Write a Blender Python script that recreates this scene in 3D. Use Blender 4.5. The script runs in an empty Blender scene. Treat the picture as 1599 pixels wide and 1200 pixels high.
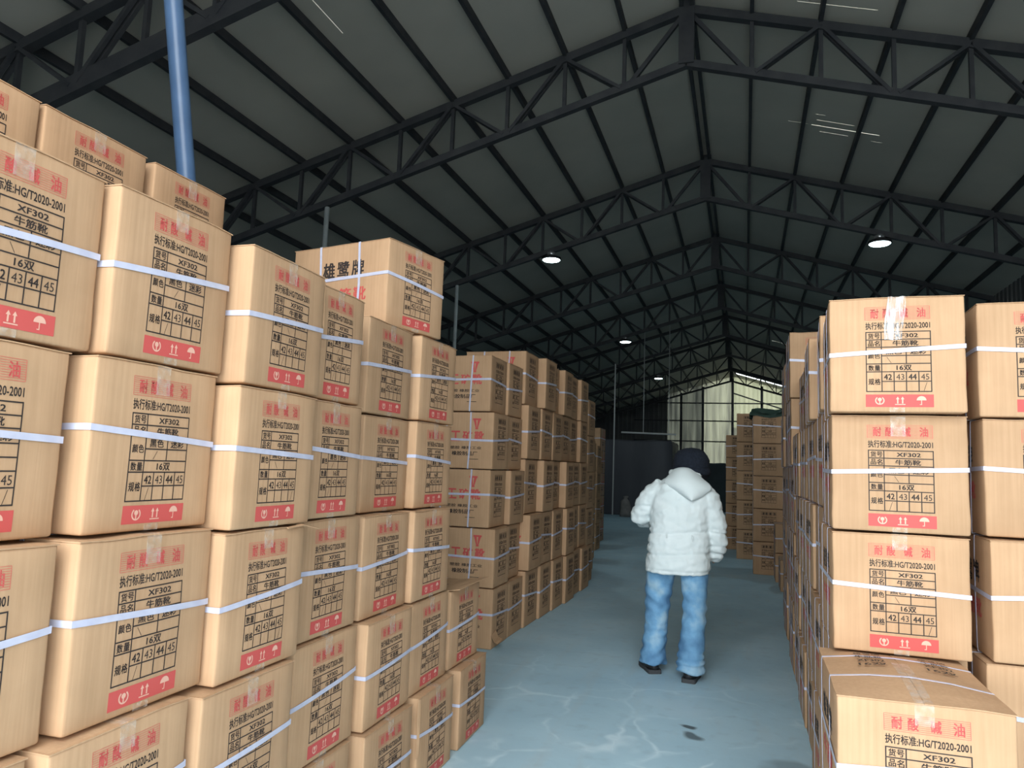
import bpy, bmesh, math, random
import numpy as np
from mathutils import Vector, Matrix, noise
S = bpy.context.scene
COL = S.collection
PI = math.pi

# ------------------------------------------------------------------ camera
F, YAW, PITCH, ROLL, EYE = 1161.9, math.radians(17.468), math.radians(6.244), math.radians(2.061), 1.55
fw = Vector((-math.sin(YAW)*math.cos(PITCH), math.cos(YAW)*math.cos(PITCH), math.sin(PITCH)))
r0 = Vector((math.cos(YAW), math.sin(YAW), 0)); u0 = r0.cross(fw)
cr = r0*math.cos(ROLL) + u0*math.sin(ROLL); cu = u0*math.cos(ROLL) - r0*math.sin(ROLL)
cd = bpy.data.cameras.new('camera'); cam = bpy.data.objects.new('camera', cd); COL.objects.link(cam)
cd.sensor_fit = 'HORIZONTAL'; cd.sensor_width = 36.0; cd.lens = F/1599*36
cd.clip_start = 0.05; cd.clip_end = 300
M = Matrix((cr, cu, -fw)).transposed().to_4x4(); M.translation = (0, 0, EYE); cam.matrix_world = M
S.camera = cam

# ------------------------------------------------------------------ world, daylight, exposure
W = bpy.data.worlds.new('overcast_sky'); S.world = W; W.use_nodes = True
bg = W.node_tree.nodes['Background']; bg.inputs[0].default_value = (0.90, 0.96, 1.0, 1); bg.inputs[1].default_value = 8.3
S.view_settings.view_transform = 'Standard'; S.view_settings.look = 'None'
S.view_settings.exposure = 0.0; S.view_settings.gamma = 1.0; S.view_settings.use_curve_mapping = False
FRONT_Y, BACK_Y, LX, RX = -1.1, 45.3, -8.65, 5.11      # the hall
RIDGE_X, RIDGE_Z, SLOPE, EAVE = -0.67, 7.22, 0.29, 0
DOOR = (-2.2, 2.4, 6.1)                                 # x0, x1, height of the open doorway behind the camera
pl = bpy.data.lights.new('doorway_daylight', 'AREA'); pl.shape = 'RECTANGLE'
pl.size = DOOR[1]-DOOR[0]; pl.size_y = DOOR[2]; pl.cycles.is_portal = True
po = bpy.data.objects.new('doorway_daylight', pl); COL.objects.link(po)
po.location = ((DOOR[0]+DOOR[1])/2, FRONT_Y-0.05, DOOR[2]/2); po.rotation_euler = (PI/2, 0, 0)

# ------------------------------------------------------------------ helpers
def mat(name, col, rough=0.7, metal=0.0, spec=0.3):
    m = bpy.data.materials.new(name); m.use_nodes = True
    b = m.node_tree.nodes['Principled BSDF']
    b.inputs['Base Color'].default_value = (*col, 1); b.inputs['Roughness'].default_value = rough
    b.inputs['Metallic'].default_value = metal; b.inputs['Specular IOR Level'].default_value = spec
    return m
def nt(m): return m.node_tree.nodes, m.node_tree.links, m.node_tree.nodes['Principled BSDF']
def ramp(N, pts):
    r = N.new('ShaderNodeValToRGB'); e = r.color_ramp.elements
    while len(e) < len(pts): e.new(0.5)
    for k, (p, c) in enumerate(pts):
        e[k].position = p; e[k].color = (*c, 1)
    return r
def noise_mat(name, c0, c1, scale, rough=0.7, stretch=(1,1,1), metal=0.0, bump=0.0, coord='Object', detail=4, spec=0.3):
    m = mat(name, c0, rough, metal, spec); N, L, B = nt(m)
    tc = N.new('ShaderNodeTexCoord'); mp = N.new('ShaderNodeMapping'); mp.inputs['Scale'].default_value = stretch
    no = N.new('ShaderNodeTexNoise'); no.inputs['Scale'].default_value = scale; no.inputs['Detail'].default_value = detail
    L.new(tc.outputs[coord], mp.inputs[0]); L.new(mp.outputs[0], no.inputs['Vector'])
    r = ramp(N, [(0.3, c0), (0.7, c1)]); L.new(no.outputs[0], r.inputs[0]); L.new(r.outputs[0], B.inputs['Base Color'])
    if bump:
        bp = N.new('ShaderNodeBump'); bp.inputs['Strength'].default_value = bump; bp.inputs['Distance'].default_value = 0.01
        L.new(no.outputs[0], bp.inputs['Height']); L.new(bp.outputs[0], B.inputs['Normal'])
    return m

class MB:
    """collects polygons, then links them as ONE mesh object"""
    def __init__(s): s.v = []; s.f = []; s.m = []
    def add(s, vs, fs, mi=0):
        o = len(s.v); s.v += [tuple(p) for p in vs]; s.f += [tuple(i+o for i in f) for f in fs]; s.m += [mi]*len(fs)
    def box(s, lo, hi, mi=0):
        (a,b,c),(d,e,f) = lo, hi
        s.add([(a,b,c),(d,b,c),(d,e,c),(a,e,c),(a,b,f),(d,b,f),(d,e,f),(a,e,f)],
              [(0,3,2,1),(4,5,6,7),(0,1,5,4),(1,2,6,5),(2,3,7,6),(3,0,4,7)], mi)
    def bar(s, p, q, w, h=None, mi=0, up=(0,0,1)):
        p, q = Vector(p), Vector(q); h = h or w; d = (q-p).normalized(); up = Vector(up)
        if abs(d.dot(up)) > 0.95: up = Vector((0,1,0))
        a = d.cross(up).normalized()*w/2; b = a.cross(d).normalized()*h/2
        s.add([p-a-b,p+a-b,p+a+b,p-a+b,q-a-b,q+a-b,q+a+b,q-a+b],
              [(0,1,2,3),(7,6,5,4),(0,4,5,1),(1,5,6,2),(2,6,7,3),(3,7,4,0)], mi)
    def lathe(s, prof, c=(0,0,0), n=24, mi=0):
        vs = []; fs = []
        for r, z in prof:
            for k in range(n):
                a = 2*PI*k/n; vs.append((c[0]+r*math.cos(a), c[1]+r*math.sin(a), c[2]+z))
        for i in range(len(prof)-1):
            for k in range(n):
                fs.append((i*n+k, i*n+(k+1)%n, (i+1)*n+(k+1)%n, (i+1)*n+k))
        fs.append(tuple(range(n-1,-1,-1))); fs.append(tuple((len(prof)-1)*n+k for k in range(n)))
        s.add(vs, fs, mi)
    def tube(s, pts, rad, n=10, mi=0, close=True):
        """rad: one radius or a list; also (rx, ry) pairs"""
        pts = [Vector(p) for p in pts]; vs = []; fs = []; ref = None
        for i, p in enumerate(pts):
            t = (pts[min(i+1,len(pts)-1)]-pts[max(i-1,0)]).normalized()
            if ref is None: ref = Vector((1,0,0)) if abs(t.x) < 0.8 else Vector((0,1,0))
            a = (ref - t*ref.dot(t)).normalized(); b = t.cross(a); ref = a
            r = rad[i] if isinstance(rad, (list,tuple)) else rad
            rx, ry = r if isinstance(r, (list,tuple)) else (r, r)
            for k in range(n):
                g = 2*PI*k/n; vs.append(p + a*math.cos(g)*rx + b*math.sin(g)*ry)
        m = len(pts)
        for i in range(m-1):
            for k in range(n): fs.append((i*n+k, i*n+(k+1)%n, (i+1)*n+(k+1)%n, (i+1)*n+k))
        if close: fs.append(tuple(range(n-1,-1,-1))); fs.append(tuple((m-1)*n+k for k in range(n)))
        s.add(vs, fs, mi)
    def mesh(s, name, mats, smooth=False):
        me = bpy.data.meshes.new(name); me.from_pydata(s.v, [], s.f)
        for m in (mats if isinstance(mats, (list,tuple)) else [mats]): me.materials.append(m)
        me.polygons.foreach_set('material_index', s.m)
        if smooth: me.polygons.foreach_set('use_smooth', [True]*len(s.f))
        me.update(); return me
    def build(s, name, mats, parent=None, smooth=False, loc=None):
        return link(name, s.mesh(name, mats, smooth), parent, loc)
def link(name, data, parent=None, loc=None):
    o = bpy.data.objects.new(name, data); COL.objects.link(o)
    if parent: o.parent = parent
    if loc: o.location = loc
    return o
def tag(o, label, cat, group=None, kind=None):
    if label: o['label'] = label
    if cat: o['category'] = cat
    if group: o['group'] = group
    if kind: o['kind'] = kind
    return o
def thing(name, label, cat, loc=(0,0,0), rz=0.0, group=None):
    o = bpy.data.objects.new(name, None); COL.objects.link(o); o.empty_display_size = 0.1
    o.location = loc; o.rotation_euler = (0,0,rz); return tag(o, label, cat, group)
def struct(o): o['kind'] = 'structure'; return o
ORD = ['bottom','second','third','fourth','fifth','sixth']
NTH = ['first','second','third','fourth','fifth','sixth','seventh','eighth','ninth','tenth','eleventh','twelfth']

# ------------------------------------------------------------------ materials
def cardboard():
    m = mat('brown_cardboard', (0.6,0.42,0.27), 0.82, 0, 0.15); N, L, B = nt(m)
    tc = N.new('ShaderNodeTexCoord')
    mp = N.new('ShaderNodeMapping'); mp.inputs['Scale'].default_value = (60, 60, 2.0)
    n1 = N.new('ShaderNodeTexNoise'); n1.inputs['Scale'].default_value = 1.5; n1.inputs['Detail'].default_value = 3
    L.new(tc.outputs['Object'], mp.inputs[0]); L.new(mp.outputs[0], n1.inputs['Vector'])
    n2 = N.new('ShaderNodeTexNoise'); n2.inputs['Scale'].default_value = 5; n2.inputs['Detail'].default_value = 5
    oi = N.new('ShaderNodeObjectInfo'); ad = N.new('ShaderNodeVectorMath'); ad.operation = 'ADD'
    sc = N.new('ShaderNodeVectorMath'); sc.operation = 'SCALE'; sc.inputs[0].default_value = (17,9,5)
    L.new(oi.outputs['Random'], sc.inputs['Scale']); L.new(sc.outputs[0], ad.inputs[1]); L.new(tc.outputs['Object'], ad.inputs[0])
    L.new(ad.outputs[0], n2.inputs['Vector'])
    r1 = ramp(N, [(0.25,(0.468,0.291,0.167)),(0.75,(0.528,0.336,0.198))]); L.new(n1.outputs[0], r1.inputs[0])
    r2 = ramp(N, [(0.3,(0.90,0.89,0.87)),(0.7,(1.05,1.05,1.05))]); L.new(n2.outputs[0], r2.inputs[0])
    mx = N.new('ShaderNodeMix'); mx.data_type = 'RGBA'; mx.blend_type = 'MULTIPLY'; mx.inputs[0].default_value = 1
    L.new(r1.outputs[0], mx.inputs[6]); L.new(r2.outputs[0], mx.inputs[7])
    hs = N.new('ShaderNodeHueSaturation'); mr = N.new('ShaderNodeMapRange')
    mr.inputs['To Min'].default_value = 0.93; mr.inputs['To Max'].default_value = 1.06
    L.new(oi.outputs['Random'], mr.inputs[0]); L.new(mr.outputs[0], hs.inputs['Value']); L.new(mx.outputs[2], hs.inputs['Color'])
    L.new(hs.outputs[0], B.inputs['Base Color'])
    bp = N.new('ShaderNodeBump'); bp.inputs['Strength'].default_value = 0.12; bp.inputs['Distance'].default_value = 0.004
    L.new(n1.outputs[0], bp.inputs['Height']); L.new(bp.outputs[0], B.inputs['Normal'])
    return m
CARD = cardboard()
INK = mat('black_ink', (0.035,0.028,0.026), 0.7)
RED = mat('red_ink', (0.56,0.095,0.085), 0.65)
PINK = mat('faded_red_ink', (0.58,0.15,0.11), 0.65)
PALE = mat('pale_symbol_ink', (0.72,0.42,0.32), 0.7)
STRAP = noise_mat('white_packing_strap', (0.50,0.51,0.64), (0.58,0.59,0.70), 30, 0.35, spec=0.5)
def tape_mat():
    m = mat('clear_packing_tape', (0.82,0.76,0.66), 0.14, 0, 0.6); N, L, B = nt(m)
    tr = N.new('ShaderNodeBsdfTransparent'); mx = N.new('ShaderNodeMixShader'); out = N['Material Output']
    tc = N.new('ShaderNodeTexCoord'); no = N.new('ShaderNodeTexNoise'); no.inputs['Scale'].default_value = 45
    L.new(tc.outputs['Object'], no.inputs['Vector'])
    bp = N.new('ShaderNodeBump'); bp.inputs['Strength'].default_value = 0.5; L.new(no.outputs[0], bp.inputs['Height']); L.new(bp.outputs[0], B.inputs['Normal'])
    mr = N.new('ShaderNodeMapRange'); mr.inputs['From Min'].default_value = 0.35; mr.inputs['From Max'].default_value = 0.7
    mr.inputs['To Min'].default_value = 0.03; mr.inputs['To Max'].default_value = 0.24
    L.new(no.outputs[0], mr.inputs[0]); L.new(mr.outputs[0], mx.inputs[0]); L.new(tr.outputs[0], mx.inputs[1]); L.new(B.outputs[0], mx.inputs[2])
    L.new(mx.outputs[0], out.inputs[0]); return m
TAPE = tape_mat()
STEEL = noise_mat('dark_painted_steel', (0.030,0.033,0.038), (0.05,0.052,0.055), 6, 0.6)
ROOF = noise_mat('grey_roof_sheet', (0.395,0.385,0.335), (0.47,0.455,0.39), 0.8, 0.65, bump=0.05)
WALLM = noise_mat('dark_wall_sheet', (0.10,0.105,0.11), (0.15,0.15,0.145), 1.2, 0.7)

# ------------------------------------------------------------------ floor
def floor_mat():
    m = mat('worn_blue_grey_concrete', (0.3,0.36,0.39), 0.5, 0, 0.4); N, L, B = nt(m)
    tc = N.new('ShaderNodeTexCoord'); P = tc.outputs['Object']
    def no(scale, det=6, dist=0.0, vec=None):
        n = N.new('ShaderNodeTexNoise'); n.inputs['Scale'].default_value = scale; n.inputs['Detail'].default_value = det
        n.inputs['Distortion'].default_value = dist; L.new(vec or P, n.inputs['Vector']); return n.outputs[0]
    def mix(fac, a, b, mode='MIX'):
        x = N.new('ShaderNodeMix'); x.data_type = 'RGBA'; x.blend_type = mode
        if isinstance(fac, float): x.inputs[0].default_value = fac
        else: L.new(fac, x.inputs[0])
        for s_, v in ((6,a),(7,b)):
            if isinstance(v, tuple): x.inputs[s_].default_value = (*v,1)
            else: L.new(v, x.inputs[s_])
        return x.outputs[2]
    def rp(src, pts):
        r = ramp(N, [(p,(c,c,c)) for p, c in pts]); L.new(src, r.inputs[0]); return r.outputs[0]
    base = ramp(N, [(0.3,(0.40,0.60,0.71)),(0.55,(0.46,0.665,0.77)),(0.8,(0.53,0.71,0.80))]); L.new(no(1.3), base.inputs[0])
    c = mix(rp(no(9, 8), [(0.55,0.0),(0.8,0.3)]), base.outputs[0], (0.26,0.36,0.41))
    mp = N.new('ShaderNodeMapping'); mp.inputs['Scale'].default_value = (5,0.7,1); L.new(P, mp.inputs[0])
    c = mix(rp(no(1.6, 5, 0, mp.outputs[0]), [(0.55,0.0),(0.8,0.35)]), c, (0.50,0.56,0.57))
    # dried white tide marks and cracks
    dv = N.new('ShaderNodeVectorMath'); dv.operation = 'ADD'; nn = N.new('ShaderNodeTexNoise'); nn.inputs['Scale'].default_value = 2.5
    L.new(P, nn.inputs['Vector']); sc = N.new('ShaderNodeVectorMath'); sc.operation = 'SCALE'; sc.inputs['Scale'].default_value = 0.5
    L.new(nn.outputs['Color'], sc.inputs[0]); L.new(P, dv.inputs[0]); L.new(sc.outputs[0], dv.inputs[1])
    vo = N.new('ShaderNodeTexVoronoi'); vo.feature = 'DISTANCE_TO_EDGE'; vo.inputs['Scale'].default_value = 1.6; L.new(dv.outputs[0], vo.inputs['Vector'])
    line = rp(vo.outputs['Distance'], [(0.0,1.0),(0.045,0.0)])
    mul = N.new('ShaderNodeMath'); mul.operation = 'MULTIPLY'; L.new(line, mul.inputs[0]); L.new(rp(no(2.2, 4), [(0.44,0.0),(0.60,0.9)]), mul.inputs[1])
    sx_ = N.new('ShaderNodeSeparateXYZ'); L.new(P, sx_.inputs[0]); my = N.new('ShaderNodeMapRange'); L.new(sx_.outputs['Y'], my.inputs[0])
    my.inputs['From Min'].default_value = 4.6; my.inputs['From Max'].default_value = 6.2; my.inputs['To Min'].default_value = .85; my.inputs['To Max'].default_value = .12
    mul2 = N.new('ShaderNodeMath'); mul2.operation = 'MULTIPLY'; L.new(mul.outputs[0], mul2.inputs[0]); L.new(my.outputs[0], mul2.inputs[1])
    c = mix(mul2.outputs[0], c, (0.72,0.90,0.98))
    for (x, y, rad, col, amt) in [(-0.36,4.72,0.10,(0.05,0.06,0.06),0.8),(-0.30,4.9,0.05,(0.05,0.06,0.06),0.9),(0.22,4.45,0.17,(0.15,0.19,0.21),0.5)]:
        d = N.new('ShaderNodeVectorMath'); d.operation = 'DISTANCE'; d.inputs[1].default_value = (x,y,0); L.new(dv.outputs[0], d.inputs[0])
        d.inputs[1].default_value = (x+0.25, y+0.25, 0.25)
        mr = N.new('ShaderNodeMapRange'); mr.inputs['From Min'].default_value = rad*0.6; mr.inputs['From Max'].default_value = rad
        mr.inputs['To Min'].default_value = amt; mr.inputs['To Max'].default_value = 0; L.new(d.outputs['Value'], mr.inputs[0])
        c = mix(mr.outputs[0], c, col)
    L.new(c, B.inputs['Base Color'])
    bp = N.new('ShaderNodeBump'); bp.inputs['Strength'].default_value = 0.15; bp.inputs['Distance'].default_value = 0.01
    L.new(no(14, 8), bp.inputs['Height']); L.new(bp.outputs[0], B.inputs['Normal'])
    L.new(rp(no(3), [(0.3,0.42),(0.7,0.65)]), B.inputs['Roughness'])
    return m
b = MB(); b.box((LX-0.2, FRONT_Y-0.2, -0.2), (RX+0.2, BACK_Y+0.2, 0)); struct(b.build('floor', floor_mat()))
b = MB(); b.box((-40, -45, -0.25), (40, FRONT_Y-0.2, -0.02)); struct(b.build('ground_outside', noise_mat('pale_yard_concrete', (0.5,0.49,0.47), (0.58,0.57,0.55), 0.5, 0.8)))

# ------------------------------------------------------------------ walls and roof shell
EZ = lambda x: RIDGE_Z - SLOPE*abs(x-RIDGE_X)
def cut_slab(u0, u1, v0, v1, holes):
    """rectangles that tile [u0,u1]x[v0,v1] minus the holes"""
    us = sorted({u0,u1,*[h[0] for h in holes],*[h[1] for h in holes]}); vs = sorted({v0,v1,*[h[2] for h in holes],*[h[3] for h in holes]})
    out = []
    for a, c in zip(us, us[1:]):
        run = None
        for d, e in zip(vs, vs[1:]):
            mx, my = (a+c)/2, (d+e)/2
            solid = not any(h[0] < mx < h[1] and h[2] < my < h[3] for h in holes)
            if solid: run = (run[0], e) if run else (d, e)
            elif run: out.append((a,c,*run)); run = None
        if run: out.append((a,c,*run))
    return out
# daylight slits where roof sheets overlap, and a clear rooflight strip near the far gable (x0,x1,y0,y1)
SLITS_R = [(0.56,1.38,8.402,8.412),(0.97,1.10,11.02,11.03),(1.0,1.50,11.195,11.206),(0.62,0.90,11.372,11.38),(0.94,1.86,11.372,11.388),(1.07,1.46,11.555,11.566),
           (1.78,1.93,11.6,11.609),(RIDGE_X+0.15,3.2,43.35,43.75),(1.0,2.2,30.2,30.225)]
SLITS_L = [(-4.215,-4.207,6.1,6.75)]
b = MB()
for side, holes in ((1, SLITS_R), (-1, SLITS_L)):
    x0, x1 = (RIDGE_X, RX+0.1) if side > 0 else (LX-0.1, RIDGE_X)
    for a, c, d, e in cut_slab(x0, x1, FRONT_Y-0.3, BACK_Y+0.1, holes):
        T = 0.02
        b.add([(a,d,EZ(a)),(c,d,EZ(c)),(c,e,EZ(c)),(a,e,EZ(a)),(a,d,EZ(a)+T),(c,d,EZ(c)+T),(c,e,EZ(c)+T),(a,e,EZ(a)+T)],
              [(0,3,2,1),(4,5,6,7),(0,1,5,4),(1,2,6,5),(2,3,7,6),(3,0,4,7)])
struct(b.build('ceiling', ROOF))
def corrugated(mb, p0, p1, z0, ztop, pitch=0.2, d=0.03, mi=0):
    """ribbed sheet along p0->p1, top height from ztop(x)"""
    p0, p1 = Vector((*p0,0)), Vector((*p1,0)); t = (p1-p0); n = max(2, int(t.length/pitch)); t.normalize(); q = Vector((-t.y, t.x, 0))
    st = (p1-p0).length/n; pr = []
    for k in range(n):
        for f_, o_ in ((0,0),(0.55,0),(0.65,d),(0.9,d)): pr.append(p0 + t*st*(k+f_) + q*o_)
    pr.append(p1); vs = []; fs = []
    for p in pr: vs += [(p.x,p.y,z0),(p.x,p.y,ztop(p.x))]
    for k in range(len(pr)-1): fs.append((2*k,2*k+2,2*k+3,2*k+1))
    mb.add(vs, fs, mi)
for nm, x in (('wall_left', LX), ('wall_right', RX)):
    b = MB(); corrugated(b, (x,FRONT_Y), (x,BACK_Y), 0, lambda _x: EZ(x), 0.25, 0.03 if x < 0 else -0.03); struct(b.build(nm, WALLM))
b = MB()
for poly in ([(LX,0),(DOOR[0],0),(DOOR[0],EZ(DOOR[0])),(LX,EZ(LX))], [(DOOR[1],0),(RX,0),(RX,EZ(RX)),(DOOR[1],EZ(DOOR[1]))],
             [(DOOR[0],DOOR[2]),(DOOR[1],DOOR[2]),(DOOR[1],EZ(DOOR[1])),(RIDGE_X,RIDGE_Z),(DOOR[0],EZ(DOOR[0]))]):
    n = len(poly); b.add([(x,FRONT_Y-.12,z) for x, z in poly]+[(x,FRONT_Y,z) for x, z in poly], [tuple(range(n)), tuple(range(2*n-1,n-1,-1))]+[(k,k+n,(k+1)%n+n,(k+1)%n) for k in range(n)])
struct(b.build('wall_front', WALLM))
# far gable: translucent fibreglass sheets on the right, dull steel sheet on the left
def fibre():
    m = mat('yellowed_fibreglass', (0.72,0.70,0.42), 0.5); N, L, B = nt(m)
    tr = N.new('ShaderNodeBsdfTranslucent'); tc = N.new('ShaderNodeTexCoord'); mp = N.new('ShaderNodeMapping'); mp.inputs['Scale'].default_value = (3,1,0.3)
    no = N.new('ShaderNodeTexNoise'); no.inputs['Scale'].default_value = 1.2; L.new(tc.outputs['Object'], mp.inputs[0]); L.new(mp.outputs[0], no.inputs['Vector'])
    r = ramp(N, [(0.3,(0.075,0.077,0.05)),(0.65,(0.105,0.104,0.069))]); L.new(no.outputs[0], r.inputs[0]); L.new(r.outputs[0], tr.inputs[0])
    mx = N.new('ShaderNodeMixShader'); mx.inputs[0].default_value = 0.75; L.new(B.outputs[0], mx.inputs[1]); L.new(tr.outputs[0], mx.inputs[2])
    L.new(mx.outputs[0], N['Material Output'].inputs[0]); return m
FIB = fibre()
FIB2 = FIB.copy(); FIB2.name = 'dimmed_fibreglass'  # same fibreglass, with weaker daylight put into its colour
for n_ in FIB2.node_tree.nodes:
    if n_.type == 'VALTORGB':
        n_.color_ramp.elements[0].color = (0.03,0.03,0.024,1); n_.color_ramp.elements[1].color = (0.085,0.085,0.06,1)
FIB3 = FIB2.copy(); FIB3.name = 'dimmest_fibreglass'  # darkest copy: the fade of light leftward is put into its colour
for n_ in FIB3.node_tree.nodes:
    if n_.type == 'VALTORGB':
        n_.color_ramp.elements[0].color = (0.006,0.0065,0.006,1); n_.color_ramp.elements[1].color = (0.03,0.031,0.024,1)
b = MB()
corrugated(b, (LX,BACK_Y), (-4.4,BACK_Y), 0, EZ, 0.25, -0.03, 1)
corrugated(b, (-4.4,BACK_Y), (-2.4,BACK_Y), 0, EZ, 0.25, -0.03, 3)
corrugated(b, (-2.4,BACK_Y), (-0.72,BACK_Y), 0, EZ, 0.25, -0.03, 2)
corrugated(b, (-0.72,BACK_Y), (RX,BACK_Y), 4.2, EZ, 0.25, -0.03, 0)
corrugated(b, (-0.72,BACK_Y), (1.95,BACK_Y), 0, lambda x: 4.2, 0.25, -0.03, 2)
corrugated(b, (2.45,BACK_Y), (RX,BACK_Y), 0, lambda x: 4.2, 0.25, -0.03, 1)
corrugated(b, (1.95,BACK_Y), (2.45,BACK_Y), 0, lambda x: 3.75, 0.25, -0.03, 1)
struct(b.build('wall_back', [FIB, WALLM, FIB2, FIB3]))
b = MB(); b.bar((2.2,BACK_Y-0.03,3.76),(2.2,BACK_Y-0.03,4.2),0.05); b.bar((1.95,BACK_Y-0.03,3.98),(2.45,BACK_Y-0.03,3.98),0.05)
for x in (1.95,2.45): b.bar((x,BACK_Y-0.03,3.73),(x,BACK_Y-0.03,4.22),0.05)
for z in (3.75,4.2): b.bar((1.93,BACK_Y-0.03,z),(2.47,BACK_Y-0.03,z),0.05)
struct(b.build('window_1', STEEL))
# gable framing
for k, x in enumerate((-3.6,-2.35,-0.67,0.95,2.7)):
    b = MB(); b.box((x-0.07,BACK_Y-0.22,0),(x+0.07,BACK_Y-0.06,EZ(x)-0.15)); tag(b.build('gable_post', STEEL), 'dark steel gable post, %s from the left at the far translucent end wall' % NTH[k], 'post', 'posts of the far gable wall')
for k, z in enumerate((3.35,4.55,5.6)):
    hw = min(5.7, (RIDGE_Z-z-0.2)/SLOPE); b = MB(); b.bar((max(LX+0.05,RIDGE_X-hw),BACK_Y-0.25,z),(min(RX-0.05,RIDGE_X+hw),BACK_Y-0.25,z),0.07)
    tag(b.build('gable_girt', STEEL), '%s horizontal steel girt across the far translucent end wall' % ('lowest','middle','highest')[k], 'girt', 'girts of the far gable wall')
b = MB(); b.bar((RIDGE_X,BACK_Y-0.36,6.2),(2.9,BACK_Y-0.36,5.0),0.07); tag(b.build('gable_brace', STEEL), 'diagonal dark steel brace sloping down right across the far end wall', 'brace')

# ------------------------------------------------------------------ roof trusses, purlins, columns
PUR = 0.745
def truss(y, label, chord=.09):
    t = thing('roof_truss', label, 'roof truss', (RIDGE_X, y, 0), 0, 'steel trusses under the roof')
    D = 0.68; top = lambda x: 7.08 - SLOPE*abs(x); 
    for sx in (-1, 1):
        half, npan = (7.9, 11) if sx < 0 else (5.7, 8)
        b = MB(); b.bar((0,0,top(0)),(sx*half,0,top(half)),0.10,0.10); b.build('top_chord', STEEL, t)
        b = MB(); b.bar((0,0,top(0)-D),(sx*half,0,top(half)-D),0.09,chord); b.build('bottom_chord', STEEL, t)
        for k in range(1, npan):
            x = sx*k*PUR
            b = MB(); b.bar((x,0,top(k*PUR)),(x,0,top(k*PUR)-D),0.045); b.build('web_strut', STEEL, t)
            if k % 2:
                continue
            for dx in (-PUR*0.95, PUR*0.95):
                b = MB()
                for oy in (-0.035, 0.035): b.bar((x,oy,top(k*PUR)),(x+sx*dx,oy,top(k*PUR+dx)-D),0.04)
                b.build('diagonal_brace', STEEL, t)
        b = MB(); b.bar((0,0,top(0)),(sx*PUR*0.95,0,top(PUR)-D),0.05); b.build('diagonal_brace', STEEL, t)
        b = MB(); b.box((sx*half-0.08,-0.1,0),(sx*half+0.08,0.1,top(half)-0.03)); b.build('column', STEEL, t)
    b = MB(); b.box((-0.09,-0.07,top(0)-D-0.02),(0.09,0.07,top(0)+0.1)); b.build('king_post', STEEL, t)
TY = [5.0]+[4.03+4.59*k for k in range(1,9)]
for k, y in enumerate(TY):
    truss(y, ['dark steel roof truss nearest the camera, above the near left cartons','large dark steel roof truss crossing the top of the view, second from camera'][k] if k < 2
          else 'dark steel roof truss, %s counting back from the camera' % NTH[k], .17 if k == 0 else .09)
for sx in (-1, 1):
    for k in range(0, 11 if sx < 0 else 8):
        x = RIDGE_X + sx*(0.06 if k == 0 else k*PUR); z = EZ(x)-0.06
        b = MB(); b.bar((x,FRONT_Y,z),(x,BACK_Y-0.05,z),0.045,0.10)
        tag(b.build('roof_purlin', STEEL), 'dark steel purlin, %s %s slope of the roof' % ('at the ridge on the' if k == 0 else NTH[k-1]+' down from the ridge on the', 'left' if sx < 0 else 'right'), 'purlin', 'purlins along the roof')
for k, (x, y) in enumerate(((-5.45,TY[1]),(-5.35,TY[2]))):
    b = MB(); z = 6.40-SLOPE*abs(x-RIDGE_X)-0.045; b.tube([(x,y,0),(x,y,z)], 0.034, 12); b.box((x-0.12,y-0.12,0),(x+0.12,y+0.12,0.015))
    tag(b.build('prop_column', noise_mat('grey_steel_pipe%d'%k, (0.20,0.23,0.23), (0.28,0.31,0.31), 8, 0.5)), ['slim grey pipe column rising behind the carton with three black characters','slim grey pipe column rising right of the near left carton wall'][k], 'column', 'pipe columns under the trusses')
b = MB(); b.tube([(-3.1,4.10,0),(-3.1,4.02,0.35),(-3.1,3.394,3.191),(-3.1,3.19,4.10),(-3.1,2.66,6.40),(-3.1,2.64,EZ(-3.1)-0.02)], 0.052, 14)  # bent blue tube built along a leaning blue streak
tag(b.build('blue_tube', noise_mat('blue_tube_surface', (0.07,0.13,0.24), (0.10,0.18,0.32), 5, 0.35, spec=0.5), None, True), 'blue tube leaning up to the roof behind the left cartons', 'pipe')

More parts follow.
